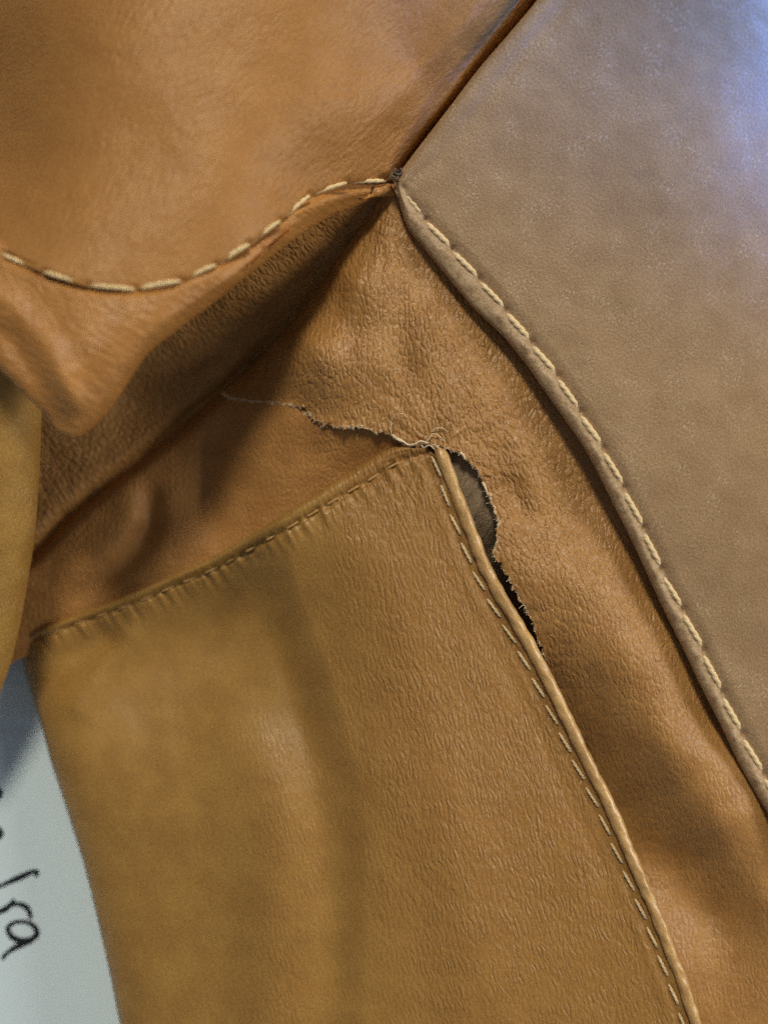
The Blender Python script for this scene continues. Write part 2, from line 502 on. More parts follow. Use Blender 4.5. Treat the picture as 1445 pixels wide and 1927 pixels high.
nrm = S - W; nrm /= np.linalg.norm(nrm, axis=1)[:, None]
up = np.array([0.55, -0.2])
def r3(p, z):
    return np.concatenate([p, np.full((len(p), 1), float(z))], 1)
rollw = np.linalg.norm(S - W, axis=1)[:, None]
inner = S + nrm * 26
inner[4:12] = [(914, 232), (866, 292), (832, 325), (810, 342), (797, 356), (803, 371), (822, 394), (848, 424)]
rails = [r3(W + nrm * 22, -62), r3(W + nrm * 2, -50), r3(W, -18), r3(W + nrm * np.minimum(7, rollw * .3), -5), r3(W * .5 + S * .5, -1), r3(S, -4),
         r3(inner, 0), r3(inner * .6 + far * .4, 0), r3(far, 0)]
X, Y, dz = loft(rails, 3.4, 4.2)
zB = tps([(750, 340, 34), (900, 130, 66), (1040, -50, 100), (1000, 660, 38), (1250, 1120, 36), (1500, 1600, 36), (1100, 400, 60), (1300, 100, 128), (1300, -60, 172), (1350, 300, 104), (1420, -60, 185),
          (1550, -90, 160), (1550, 200, 92), (1550, 500, 80), (1550, 1000, 80), (1350, 700, 74), (1200, 900, 58)])
Sc = catmull(S[8:], step=2)
# stitch stations along the seam
def stations(curve, start, pitch_fn, fill):
    c = np.concatenate([[0], np.cumsum(np.linalg.norm(np.diff(curve, axis=0), axis=1))])
    s = start; out = []
    while True:
        p = pitch_fn(s)
        if s + p * fill > c[-1]:
            break
        a = [np.interp(s, c, curve[:, i]) for i in (0, 1)]
        b = [np.interp(s + p * fill, c, curve[:, i]) for i in (0, 1)]
        out.append((a, b)); s += p
    return out
stB = stations(Sc, 4, lambda s: 74 + min(s, 900) * 0.014, 0.89)
Z = zB(X, Y) + dz + 1.6 * fbm(X / 120, Y / 120, 3)
dS, _ = polydist(X, Y, S[8:])
Z += -3.0 * np.exp(-((dS) / 7.0) ** 2)
for a, b in stB:
    # needle hole at each end, leather pinched up between two stitches
    Z -= 7 * np.exp(-(((X - b[0] - 3) ** 2 + (Y - b[1] - 4) ** 2) / 26.0))
    Z -= 3 * np.exp(-(((X - a[0]) ** 2 + (Y - a[1]) ** 2) / 26.0))
    t = np.array(b) - np.array(a); t /= np.linalg.norm(t); n = np.array([-t[1], t[0]])
    c = np.array(b) + t * 7 + n * 12
    Z += 4.5 * np.exp(-(((X - c[0]) ** 2 + (Y - c[1]) ** 2) / 130.0))
dW, _ = polydist(X, Y, W[9:])
Z += np.where(dW < 60, 1.5 * fbm(X / 14, Y / 14, 9, 2) * np.exp(-((dW - 18) / 14) ** 2), 0)
side = sheet('side_panel', 'B', X, Y, Z, [M_panel], bag, lambda x, y: (x * .8 + y * .6, -x * .6 + y * .8), thick=14, crease=lambda x, y: 0.35 + 0.65 * np.exp(-np.abs(polydist(x, y, S[8::2])[0]) / 130))

wn = side.data.attributes.new('worn', 'FLOAT', 'POINT')
wn.data.foreach_set('value', (np.exp(-((np.abs(dW) - 16) / 14) ** 2) + 0.25 * np.exp(-((np.abs(dS)) / 60) ** 2)).ravel().astype(np.float32))
# ---- flap panel, upper left
SA = np.array([(-70, 452), (0, 476), (50, 497), (83, 511), (125, 526), (166, 536), (205, 542), (240, 543), (285, 541), (327, 531), (380, 509), (426, 485), (460, 463), (493, 440),
               (537, 405), (581, 366), (618, 350), (659, 340), (690, 337), (716, 338), (772, 338)], float)
top = np.stack([np.linspace(-90, 1120, len(SA)), np.full(len(SA), -80.0)], -1)
# right border slides under the side panel
k = np.linspace(0, 1, len(SA))[:, None]
q1 = SA * .78 + top * .22; q2 = SA * .45 + top * .55
q1 += np.stack([40 * k[:, 0] ** 3, np.zeros(len(SA))], -1); q2 += np.stack([60 * k[:, 0] ** 3, np.zeros(len(SA))], -1)
e = np.array([0.0, 1.0])
railsA = [r3(SA + e * 2, -10), r3(SA + e * 4, -5), r3(SA + e * 1, -2), r3(SA - e * 14, 0), r3(q1, 0), r3(q2, 0), r3(top, 0)]
X, Y, dz = loft(railsA, 4.5, 5)
zA = tps([(-80, -80, -180), (-80, 200, -130), (-80, 450, 100), (60, 200, 85), (60, 0, 50), (100, 500, 205), (250, 540, 215), (400, 500, 195), (500, 430, 160), (600, 355, 90), (740, 335, 6), (772, 338, -20),
          (200, -60, 120), (250, 250, 175), (450, 100, 165), (450, 300, 180), (650, -60, 130), (650, 200, 110), (700, 280, 55), (760, 270, 24), (850, 160, 50), (960, 20, 64), (1050, -80, 66),
          (820, -60, 80), (780, 120, 50)])
za_ = zA(X, Y); za_ = za_ + 0.25 * np.maximum(za_ - 20, 0)
Z = za_ + dz + 2.0 * fbm(X / 140, Y / 140, 23)
Z += scarp(2000 - X, Y, [(2000 - 985, -90), (2000 - 880, 30), (2000 - 780, 130), (2000 - 700, 225), (2000 - 660, 320)], [40, 44, 40, 22, 6], 70)
Z += ridge(X, Y, [(1012, 0), (962, 60), (902, 130), (851, 197), (804, 258), (772, 300), (756, 322)], -50, 8)
stA = stations(catmull(SA[1:], step=2), -2, lambda s: 88 if s < 330 else 74, 1.04)
for a, b in stA:
    for p in (a, b):
        Z -= 3 * np.exp(-(((X - p[0]) ** 2 + (Y - p[1]) ** 2) / 30.0))
flap = sheet('flap_panel', 'A', X, Y, Z, [M_flap], bag, lambda x, y: (x * .75 + y * .66, -x * .66 + y * .75), thick=12)

# ---- gusset fold hanging below the flap seam
G3 = np.array([(-70, 635), (0, 695), (40, 735), (83, 778), (111, 811), (138, 825), (166, 811), (205, 773), (244, 717), (277, 668), (332, 623), (399, 573), (460, 524), (531, 468), (609, 415), (680, 384), (728, 366)], float)
G0 = np.array([(-70, 452), (0, 475), (35, 492), (70, 506), (100, 517), (130, 527), (165, 536), (210, 541), (260, 541), (310, 534), (370, 512), (440, 478), (510, 428), (580, 366), (640, 344), (700, 338), (742, 338)], float)
tip = np.array([150, 690.0])
mid = G0 * .45 + G3 * .55
inn = G3 + (G0 - G3) * .16
back = G3 + (G0 - G3) * .45
rg = [r3(G0 - e * 22, -26), r3(G0 + e * 3, -15), r3(G0 + e * 22, -2), r3(mid, 0), r3(inn, -12), r3(G3, -38), r3(inn, -66), r3(back, -78)]
X, Y, dz = loft(rg, 3.5, 3.5)
zG = tps([(-70, 452, 170), (100, 517, 205), (260, 541, 215), (370, 512, 205), (440, 478, 182), (510, 428, 152), (580, 366, 104), (640, 344, 62), (742, 338, 4),
          (-70, 635, 195), (0, 690, 215), (80, 760, 225), (138, 820, 220), (205, 770, 215), (277, 668, 210), (399, 573, 178), (531, 468, 130), (609, 415, 72), (728, 366, 0),
          (60, 620, 205), (170, 650, 228), (300, 590, 216), (420, 530, 186)])
zg_ = zG(X, Y); zg_ = zg_ + 0.25 * np.maximum(zg_ - 20, 0)
Z = zg_ + dz
Z += ridge(X, Y, [(-60, 520), (20, 570), (90, 650), (140, 750)], 12, 26)
Z += ridge(X, Y, [(-60, 600), (20, 640), (70, 710), (110, 790)], -12, 24)
Z += ridge(X, Y, [(560, 400), (640, 368), (720, 352)], 7, 9) + ridge(X, Y, [(540, 440), (640, 388), (715, 362)], -5, 8)
Z += 1.3 * np.abs(fbm((X * .8 + Y * .6) / 40, (-X * .6 + Y * .8) / 16, 31)) * smooth((560 - X) / 200)
fold = sheet('gusset_fold', 'G', X, Y, Z, [M_fold], bag, lambda x, y: (-x * .5 + y * .87, x * .87 + y * .5), thick=10)

# ---- inner face of the gusset, running down from the fold into the valley
VL = np.array([(-70, 1140), (65, 1040), (130, 972), (200, 912), (265, 862), (330, 810), (382, 765), (430, 725), (470, 690), (505, 655), (545, 612), (582, 568), (622, 510), (660, 458), (686, 418), (702, 388), (736, 356)], float)
hid = G3 + (G0 - G3) * .5
md = hid * .5 + VL * .5
rd = [r3(hid, 0), r3(hid * .7 + VL * .3, 0), r3(hid * .35 + VL * .65, 0), r3(VL, 0), r3(VL + np.array([14, 12.]), -30)]
X, Y, dz = loft(rd, 4, 4)
zD = tps([(736, 350, -20), (686, 410, -60), (622, 505, -130), (545, 610, -170), (430, 720, -192), (265, 860, -192), (65, 1040, -190), (-70, 1140, -190),
          (640, 390, 0), (560, 450, -10), (450, 540, -60), (300, 650, -165), (170, 760, -185), (0, 700, -180), (600, 440, -40), (540, 520, -95), (440, 630, -170), (240, 760, -212), (60, 900, -210)])
Z = zD(X, Y) + dz + 2.2 * fbm(X / 46, Y / 46, 41)
Z += ridge(X, Y, VL[1:-3].tolist(), -36, 15)
Z += 1.8 * fbm(X / 13, Y / 24, 44, 2) * smooth((X - 430) / 120)
inner_g = sheet('inner_gusset', 'D', X, Y, Z, [M_inner], bag, lambda x, y: (x * .8 - y * .6, x * .6 + y * .8), thick=10)

# ---- under layer of the gusset, below the tear
ET = np.array([(-70, 1138), (65, 1036), (200, 908), (330, 806), (430, 716), (470, 690), (540, 690), (620, 720), (700, 760), (790, 790), (850, 815)], float)
EB = np.array([(-70, 1300), (60, 1230), (170, 1190), (290, 1140), (400, 1085), (480, 1045), (560, 1005), (640, 960), (700, 925), (780, 885), (850, 860)], float)
re_ = [r3(ET + np.array([-10, -8.]), -14), r3(ET, -2), r3(ET * .66 + EB * .34, 0), r3(ET * .33 + EB * .67, 0), r3(EB, 0)]
X, Y, dz = loft(re_, 4, 4)
zE = tps([(-70, 1138, -192), (65, 1040, -192), (200, 910, -195), (330, 810, -195), (405, 745, -190), (443, 749, -164), (470, 800, -112), (500, 870, -88), (501, 752, -110), (550, 758, -64), (520, 690, -150), (600, 790, -34), (671, 800, -18), (600, 850, -56), (700, 850, -36),
          (748, 822, -8), (830, 830, -4), (410, 900, -150), (380, 950, -165), (300, 950, -165), (200, 1030, -175), (100, 1120, -196), (60, 1220, -225), (-70, 1300, -235), (280, 1120, -160), (170, 1190, -200), (450, 1040, -105), (600, 970, -64), (760, 880, -34)])
Z = zE(X, Y) + dz + 1.5 * fbm(X / 60, Y / 60, 51)
Z += ridge(X, Y, VL[:9].tolist(), -36, 14)
Z += ridge(X, Y, [(285, 940), (285, 985), (262, 1030), (225, 1070), (170, 1105), (110, 1140)], [-22, -34, -28, -22, -16, -6], 26)
Z += ridge(X, Y, [(245, 930), (235, 985), (205, 1030), (150, 1070)], 6, 34)
Z += ridge(X, Y, [(428, 770), (405, 850), (395, 960), (420, 1010)], [-6, -26, -20, -4], 26)
under = sheet('under_gusset', 'E', X, Y, Z, [M_under], bag, lambda x, y: (x, y), thick=8)

# ---- suede lining seen through the tear
lx = np.array([(790, 800), (800, 900), (835, 1000), (870, 1100), (930, 1220), (1000, 1330)], float)
rx = np.array([(960, 790), (1000, 880), (1040, 980), (1080, 1080), (1120, 1180), (1170, 1290)], float)
X, Y, dz = loft([r3(lx, 0), r3(lx * .5 + rx * .5, 0), r3(rx, 0)], 4, 4)
Z = tps([(790, 800, -25), (860, 850, -10), (900, 920, -12), (915, 980, -22), (920, 1030, -60), (940, 1080, -110), (1000, 1200, -130), (1000, 1330, -130), (1170, 1290, -130), (1040, 980, -40), (960, 790, -20), (850, 1000, -50)])(X, Y)
Z += 3.5 * fbm((X + Y * .35) / 20, Y / 60, 61)
lining = sheet('suede_lining', 'L', X, Y, Z, [M_lining], bag, lambda x, y: (x + y * .35, y), thick=6)
lining['label'] = 'grey brown suede backing seen through the tear'

# ---- gusset, torn along the piping
PIPE = np.array([(822, 838), (840, 877), (857, 926), (884, 994), (908, 1057), (946, 1129), (981, 1187), (1027, 1273), (1067, 1353), (1106, 1435), (1145, 1512), (1179, 1593), (1213, 1671), (1243, 1744), (1266, 1804), (1290, 1868), (1310, 1930), (1334, 2010)], float)
LR = [((736, 358), (748, 352)), ((702, 390), (770, 390)), ((684, 421), (785, 425)), ((656, 461), (800, 450)), ((618, 513), (815, 475)), ((578, 571), (845, 512)), ((541, 615), (870, 540)), ((502, 657), (895, 570)), ((466, 692), (920, 592)), ((432, 728), (942, 615)), ((416, 739), (950, 622)),
      ((443, 749), (958, 632)), ((501, 756), (968, 644)), ((550, 762), (980, 656)), ((583, 780), (990, 670)), ((598, 794), (996, 678)), ((632, 802), (1004, 690)), ((671, 802), (1014, 705)), ((709, 814), (1026, 722)), ((748, 826), (1038, 740)), ((772, 836), (1048, 755)),
      ((801, 834), (1056, 768)), ((822, 838), (1064, 780)), ((869, 856), (1080, 802)), ((893, 882), (1094, 824)), ((913, 916), (1110, 852)), ((927, 955), (1130, 890)), ((936, 989), (1148, 925)), ((933, 1023), (1164, 955)), ((928, 1039), (1172, 972)),
      ((944, 1066), (1186, 1000)), ((965, 1110), (1206, 1040)), ((989, 1149), (1226, 1082)), ((1003, 1178), (1242, 1115)), ((1013, 1205), (1252, 1140)), ((1030, 1258), (1276, 1190)), ((1050, 1320), (1306, 1252)),
      ((1096, 1415), (1352, 1340)), ((1140, 1505), (1402, 1430)), ((1176, 1588), (1454, 1520)), ((1210, 1668), (1500, 1600)), ((1240, 1742), (1545, 1690)), ((1262, 1802), (1580, 1760)), ((1287, 1868), (1610, 1840)), ((1330, 2010), (1660, 2000))]
CL = np.array([a for a, b in LR], float); CR_ = np.array([b for a, b in LR], float)
CRr = CR_ + np.array([26, -20.])
rc = [r3(CL, 0), r3(CL * .97 + CRr * .03, 0), r3(CL * .7 + CRr * .3, 0), r3(CL * .35 + CRr * .65, 0), r3(CRr, 0)]
X, Y, dz = loft(rc, 2.6, 3.0)
# ragged tear: the border rows wander, fading inwards
nv, nu = X.shape
bx, by = X[0].copy(), Y[0].copy()
torn = smooth((by - 742) / 20) * smooth((1262 - by) / 30)
jag = 5.0 * fbm(bx / 17 + by / 31, by / 15, 71, 4) + 2.5 * (hash2(np.arange(nu) // 2, np.zeros(nu), 5) - .5)
nb = np.stack([np.gradient(by), -np.gradient(bx)], -1); nb /= np.linalg.norm(nb, axis=1)[:, None] + 1e-9
dd = np.hypot(X - bx, Y - by)
fade = np.exp(-dd / 16.0)
X += nb[:, 0] * jag * torn * fade; Y += nb[:, 1] * jag * torn * fade
zC = tps([(736, 358, -6), (702, 392, -38), (684, 421, -60), (618, 513, -110), (541, 615, -165), (466, 692, -186), (416, 739, -176), (443, 749, -140), (501, 756, -85), (550, 762, -50),
          (720, 430, -8), (650, 520, -22), (570, 640, -30), (620, 780, -18), (660, 620, 0), (700, 740, 2), (820, 600, 6), (900, 740, 10), (822, 838, 16), (760, 520, 0),
          (870, 860, 14), (936, 989, 2), (1000, 1178, -2), (760, 400, -10), (870, 530, -20), (960, 630, -24), (1060, 780, -24), (1150, 940, -26), (1240, 1110, -26), (1350, 1340, -26), (1500, 1600, -26), (1640, 1900, -24),
          (985, 860, 8), (1045, 965, 4), (1065, 1085, 38), (1170, 1240, 26), (1260, 1400, 28), (1350, 1550, 24), (1450, 1700, 4), (1040, 1300, -56), (1096, 1415, -90), (1145, 1510, -95), (1176, 1588, -92), (1250, 1600, -72), (1165, 1400, -34), (1222, 1500, -42),
          (1240, 1742, -40), (1340, 1720, -66), (1300, 1868, -28), (1400, 1860, -26), (1440, 1980, -26)])
Z = zC(X, Y) + 1.8 * fbm(X / 70, Y / 90, 81)
Z += ridge(X, Y, [(735, 540), (748, 620), (768, 700), (778, 770)], [0, -10, -12, -2], 30)
Z += ridge(X, Y, [(960, 920), (985, 965), (1030, 960)], [-12, -10, 0], 22)
Z += ridge(X, Y, [(950, 1040), (978, 1110), (1010, 1180)], [16, 17, 10], 55)
Z += scarp(X, Y, [(700, 400), (650, 470), (600, 545), (560, 610), (545, 660), (565, 700), (590, 740), (604, 800)], [6, 14, 24, 34, 36, 30, 22, 8], 70)
# gathers radiating from the torn corner and drawn from the top seam
rr_ = np.hypot(X - 822, Y - 838); th = np.arctan2(Y - 838, X - 822)
Z += 2.6 * fbm(th * 5, rr_ / 140, 83, 2) * np.exp(-(rr_ / 190) ** 2)
r2_ = np.hypot(X - 735, Y - 340); t2 = np.arctan2(Y - 340, X - 735)
Z += 2.2 * fbm(t2 * 7, r2_ / 200, 84, 2) * smooth(r2_ / 60) * np.exp(-(r2_ / 420) ** 2)
# the torn lip curls up slightly
lip = torn[None, :] * np.exp(-dd / 14.0)
Z += lip * (2.5 + 4.0 * fbm(bx / 26, by / 26, 87, 2)[None, :])
def grain_c(x, y):
    a = np.arctan2(y - 250, x - 735) - math.pi / 2
    lo = smooth((y - 850) / 350)
    u = -a * 700; v = np.hypot(x - 735, y - 250)
    u2 = x * .88 - y * .48; v2 = x * .48 + y * .88
    return u * (1 - lo) + (u2 + 0) * lo, v * (1 - lo) + v2 * lo
def grain_c(x, y):
    lo = smooth((x - 700) / 500 + (y - 850) / 900)
    return x - 60 * lo * (y / 300.0) * 0 - (y - 300) * 0.12 * lo, y
gus = sheet('gusset', 'C', X, Y, Z, [M_gusset, M_raw], bag, grain_c, thick=9, rim=1, crease=lambda x, y: 0.45 + 0.75 * np.exp(-(np.hypot(x - 880, y - 850) / 330) ** 2) + 0.3 * smooth((760 - y) / 200) - 0.3 * smooth((y - 1250) / 250))
gus['label'] = 'grained tan gusset torn along its seam'
lipw = (7.5 * np.clip(fbm(bx / 19, by / 19, 88, 3) + .08, 0, 1.1)) * torn
fc = (dd[:-1, :-1] < lipw[None, :-1])
gus.data.polygons.foreach_set('material_index', fc.astype(np.int32).ravel())
TEAR = np.stack([X[0], Y[0], Z[0]], -1)[(by > 742) & (by < 1255) & (np.arange(nu) > nu * 0.2)]

# ---- pocket panel
TE = catmull([(38, 1196), (120, 1166), (250, 1116), (330, 1080), (380, 1058), (477, 1003), (574, 942), (671, 880), (738, 842), (790, 830)], n=260)
LE = catmull([(38, 1196), (44, 1240), (75, 1352), (94, 1424), (125, 1520), (158, 1626), (185, 1736), (204, 1819), (226, 1927), (250, 2030)], n=300)
off = np.gradient(PIPE, axis=0); off /= np.linalg.norm(off, axis=1)[:, None]
RE = catmull(np.concatenate([[(790, 830)], (PIPE + np.stack([-off[:, 1], off[:, 0]], -1) * 4)[1:]]), n=300)
BE = catmull([(250, 2030), (500, 2025), (900, 2020), tuple(RE[-1])], n=260)
nv, nu = 300, 260
s = np.linspace(0, 1, nu)[None, :]; v = (np.linspace(0, 1, nv) ** 1.25)[:, None]
def at(c, t):
    q = np.linspace(0, 1, len(c))
    return np.stack([np.interp(t, q, c[:, i]) for i in (0, 1)], -1)
tv = v[:, 0]
Lc = at(LE, tv)[:, None]; Rc = at(RE, tv)[:, None]; Tc = TE[None]; Bc = BE[None]
s3 = s[..., None]; v3 = v[..., None]
G = (1 - v3) * Tc + v3 * Bc + (1 - s3) * Lc + s3 * Rc - ((1 - s3) * (1 - v3) * TE[0] + s3 * (1 - v3) * TE[-1] + (1 - s3) * v3 * BE[0] + s3 * v3 * BE[-1])
X, Y = G[..., 0], G[..., 1]
# turn the top edge over and roll the left edge under: extra rows and columns
def ext_rows(X, Y, dz, offs):
    for oy, oz in offs:
        X = np.concatenate([X[:1], X]); Y = np.concatenate([TE[None, :, 1] + oy, Y]); dz = np.concatenate([np.full((1, X.shape[1]), float(oz)), dz])
    return X, Y, dz
dz = np.zeros_like(X)
zF = tps([(38, 1196, -150), (150, 1155, -128), (250, 1116, -84), (380, 1058, -48), (477, 1003, -28), (574, 942, -14), (671, 880, -8), (738, 842, 6), (790, 830, 10),
          (840, 900, 8), (913, 1057, 6), (1027, 1273, 4), (1145, 1512, 4), (1243, 1744, 4), (1334, 2010, 4), (750, 950, 8), (700, 1050, 6), (800, 1200, 10), (900, 1400, 8), (1000, 1600, 6), (1100, 1850, 2),
          (750, 1450, 6), (800, 1750, 2), (850, 2000, 0), (80, 1350, -135), (125, 1520, -128), (185, 1736, -118), (240, 2000, -108), (250, 1300, -128), (350, 1200, -124), (450, 1150, -100),
          (300, 1500, -84), (450, 1400, -52), (540, 1550, -30), (400, 1750, -66), (560, 1800, -34), (500, 2000, -50), (520, 1280, -58), (580, 1350, -44)])
Z = zF(X, Y)
cres = [(548, 985), (552, 1060), (570, 1130), (602, 1200), (632, 1280), (656, 1360), (676, 1440), (690, 1540), (690, 1700), (690, 1850), (700, 2040)]
Z += scarp(X, Y, cres, [18, 44, 54, 54, 50, 46, 42, 36, 30, 24, 18], 96)
Z += ridge(X, Y, [(430, 1080), (460, 1240), (495, 1380), (520, 1500), (530, 1620), (530, 1760), (525, 1900), (520, 2040)], [0, 3, 9, 20, 28, 30, 24, 18], 85)
Z += ridge(X, Y, [(700, 1100), (770, 1250), (820, 1400), (860, 1600), (900, 1850)], [6, 10, 14, 14, 10], 90)
Z += ridge(X, Y, [(640, 1380), (655, 1500), (650, 1650), (645, 1850)], [0, -10, -12, -8], 40)
Z += ridge(X, Y, [(930, 1180), (1000, 1330), (1080, 1490), (1150, 1640)], -5, 30)
Z += ridge(X, Y, [(60, 1300), (130, 1240), (200, 1200)], -14, 30) + ridge(X, Y, [(150, 1330), (200, 1250), (240, 1200)], 10, 26)
Z += 2.5 * fbm(X / 150, Y / 240, 91)
dT, _ = polydist(X, Y, TE[::6]); dT = np.abs(dT)
rw = np.interp(X, [38, 400, 700, 800], [12, 17, 27, 20])        # width of the turned edge
roll = np.clip(1 - dT / (rw * .55), 0, 1)
Z += (np.sqrt(np.clip(1 - roll ** 2, 0, 1)) - 1) * rw * .55
Z += 4.0 * np.exp(-((dT - rw * .55) / (rw * .5)) ** 2)
Z += -6.0 * np.exp(-((dT - rw * 1.25) / (rw * .28)) ** 2)
# puckers drawn by the seam
run = X * .87 - Y * .5
puck = vnoise(run / 11, dT / 120, 95) * np.exp(-((dT - rw * 1.6) / 24) ** 2) * np.where(dT > rw, 1, smooth((dT - rw * .7) / (rw * .3)))
Z += 5.0 * puck
cn = np.hypot(X - 800, Y - 840); ca = np.arctan2(Y - 840, X - 800)
Z += 4.0 * fbm(ca * 6, cn / 120, 96, 2) * np.exp(-(cn / 130) ** 2) * smooth((cn - 12) / 30)
# seam groove beside the piping
dP, _ = polydist(X, Y, PIPE); dP = np.abs(dP)
Z += -2.5 * np.exp(-((dP - 24) / 7) ** 2) + 2.5 * np.exp(-((dP - 42) / 12) ** 2)
dL, _ = polydist(X, Y, LE[::6]); dL = np.abs(dL)
Z -= 52 * (1 - np.sqrt(np.clip(1 - np.clip(1 - dL / 85, 0, 1) ** 2, 0, 1)))
Zp = Z
# turned-over top lip
Xr, Yr, Zr = X[:1], Y[:1], Z[:1]
X = np.concatenate([Xr + 6, Xr + 2, X]); Y = np.concatenate([Yr + 12, Yr + 3, Y]); Z = np.concatenate([Zr - 34, Zr - 14, Z])
# left side wall going down to the paper
c0x, c0y, c0z = X[:, :1], Y[:, :1], Z[:, :1]
kk = np.linspace(0, 1, 14)[::-1][None, :]
wx = c0x + 2 + 34 * kk ** 1.3; wy = c0y - 6 * kk; wz = c0z + (PAPER_Z + 10 - c0z) * kk ** 0.9
X = np.concatenate([wx[:, :-1], X], 1); Y = np.concatenate([wy[:, :-1], Y], 1); Z = np.concatenate([wz[:, :-1], Z], 1)
pocket = sheet('pocket_panel', 'F', X, Y, Z, [M_pocket], bag, lambda x, y: (x * .97 - (y - 900) * .20, y), thick=0, crease=lambda x, y: 0.05 + 0.95 * smooth((x - 500 - (y - 1000) * .12) / 260) * (1 - .25 * smooth((y - 1500) / 400)) + 0.45 * np.exp(-((x - 545) / 70) ** 2) * smooth((y - 1300) / 150))

# ---- piping cord on the right border of the pocket
def tube(name, pts, rad, mat, parent, ns=14, wob=0.0, seg=3.0, squash=1.0):
    c = np.asarray(pts, float)
    Wd = world(c[:, 0], c[:, 1], c[:, 2])
    t = np.gradient(Wd, axis=0); t /= np.linalg.norm(t, axis=1)[:, None] + 1e-12
    zz = np.array([0, 0, 1.0])
    a = np.cross(t, zz); a /= np.linalg.norm(a, axis=1)[:, None] + 1e-12
    b = np.cross(a, t)
    th = np.linspace(0, 2 * math.pi, ns + 1)
    L = np.arange(len(c)) * seg
    rr = np.broadcast_to(rad, (len(c),))[:, None] * np.ones(ns + 1)[None]
    if wob:
        rr = rr * (1 + wob * vnoise(L[:, None] / 22, np.cos(th)[None] * 1.5 + 9, 3))
    V = Wd[:, None] + (a[:, None] * np.cos(th)[None, :, None] + b[:, None] * np.sin(th)[None, :, None] * squash) * rr[..., None] * U
    uv = np.stack([np.broadcast_to(th[None] * 12, rr.shape), np.broadcast_to(L[:, None], rr.shape)], -1).reshape(-1, 2) / 100
    return mesh_obj(name, V.reshape(-1, 3), grid_faces(len(c), ns + 1, False), [mat], parent, uv=uv)
pc = catmull(PIPE, step=3.0)
kz = np.linspace(0, 1, len(pc))
pz = zF(pc[:, 0], pc[:, 1]) + 6 - 14 * np.exp(-np.arange(len(pc)) / 5.0)
prad = (11.8 - 1.2 * kz) * np.clip(0.55 + np.arange(len(pc)) / 12.0, 0, 1)
piping = tube('piping', np.column_stack([pc, pz]), prad, M_pipe, bag, ns=20, wob=0.16)
piping['label'] = 'pale rolled leather piping along the pocket edge'

# ---- handle, rolled leather at the left border
hr = catmull([(86, 640), (84, 700), (82, 745), (79, 790), (77, 850), (73, 930), (66, 1010), (54, 1090), (40, 1170), (22, 1245), (-2, 1312), (-30, 1380)], n=160)
th = np.linspace(-0.62 * math.pi, 0.62 * math.pi, 60)
RX, RZ = 130.0, 95.0
X = hr[:, None, 0] - RX + RX * np.sin(th)[None] * 1.0
Y = np.repeat(hr[:, 1][:, None], 60, 1) - 30 * (1 - np.sin(th))[None] * .5
Z = -40 + RZ * np.cos(th)[None] + 100 * np.linspace(1, -1, 160)[:, None] + 2 * fbm(X / 60, Y / 90, 13)
handle = sheet('handle', 'H', X, Y, Z, [M_handle], bag, lambda x, y: (x, y), thick=10)
handle['label'] = 'rounded handle end at the left border, out of focus'

# ------------------------------------------------------------------ stitching
def stitch_mesh(name, mat, plies=2, turns=1.6, L=1.0, n=34, ns=18, rad=0.5):
    """one twisted-thread stitch along X, unit length, unit thickness; its ends dive into the leather"""
    t = np.linspace(0, 1, n); th = np.linspace(0, 2 * math.pi, ns + 1)
    tap = np.sqrt(np.clip(1 - np.abs(2 * t - 1) ** 5, 0.02, 1))
    tw = t * turns * 2 * math.pi
    lobes = 0.72 + 0.28 * np.abs(np.cos(plies * 0.5 * (th[None] + tw[:, None])))
    r = rad * tap[:, None] * lobes
    x = np.broadcast_to((t - .5)[:, None], r.shape)
    arch = (-0.9 * np.abs(2 * t - 1) ** 4)[:, None]
    V = np.stack([x, r * np.cos(th)[None], r * np.sin(th)[None] + arch], -1).reshape(-1, 3)
    f = grid_faces(n, ns + 1, True)
    me = bpy.data.meshes.new(name)
    me.from_pydata(V.tolist(), [], f.tolist()); me.materials.append(mat)
    me.polygons.foreach_set('use_smooth', np.ones(len(f), bool)); me.update()
    return me
def put_stitch(me, a, b, key, width, parent, lift, name='stitch'):
    za, zb = zat(key, *a), zat(key, *b)
    zm = zat(key, (a[0] + b[0]) / 2, (a[1] + b[1]) / 2)
    zo = max(zm, (za + zb) / 2) + lift
    A = Vector(world(np.float64(a[0]), np.float64(a[1]), np.float64(za * .3 + zo * .7)))
    B = Vector(world(np.float64(b[0]), np.float64(b[1]), np.float64(zb * .3 + zo * .7)))
    d = B - A; l = d.length; x = d / l
    y = Vector((0, 0, 1)).cross(x).normalized(); z = x.cross(y)
    tilt = random.uniform(-0.05, 0.05)
    m = Matrix((x * l, y * width * U * random.uniform(.92, 1.08), z * width * U)).transposed().to_4x4()
    m.translation = (A + B) / 2
    o = link(bpy.data.objects.new(name, me))
    o.parent = parent
    o.matrix_basis = m @ Matrix.Rotation(random.uniform(-.6, .6), 4, 'X')
    o.matrix_basis = m
    return o
m_big = stitch_mesh('panel_stitch', M_thread, turns=2.4)
for a, b in stB:
    put_stitch(m_big, (a[0] - 4, a[1] + 1), (b[0] + 3, b[1] + 1), 'B', 11.5, side, 2.8)
m_flap = stitch_mesh('flap_stitch', M_thread_cream, turns=2.6)
for a, b in stA:
    put_stitch(m_flap, (a[0], a[1] + 1), (b[0], b[1] + 1), 'A', 8.8, flap, 3.0)
m_pipe = stitch_mesh('piping_stitch', M_thread_pale, turns=2.4)
of2 = np.gradient(pc, axis=0); of2 /= np.linalg.norm(of2, axis=1)[:, None]
ps = pc + np.stack([-of2[:, 1], of2[:, 0]], -1) * np.interp(np.arange(len(pc)), [0, 40], [14, 22])[:, None]
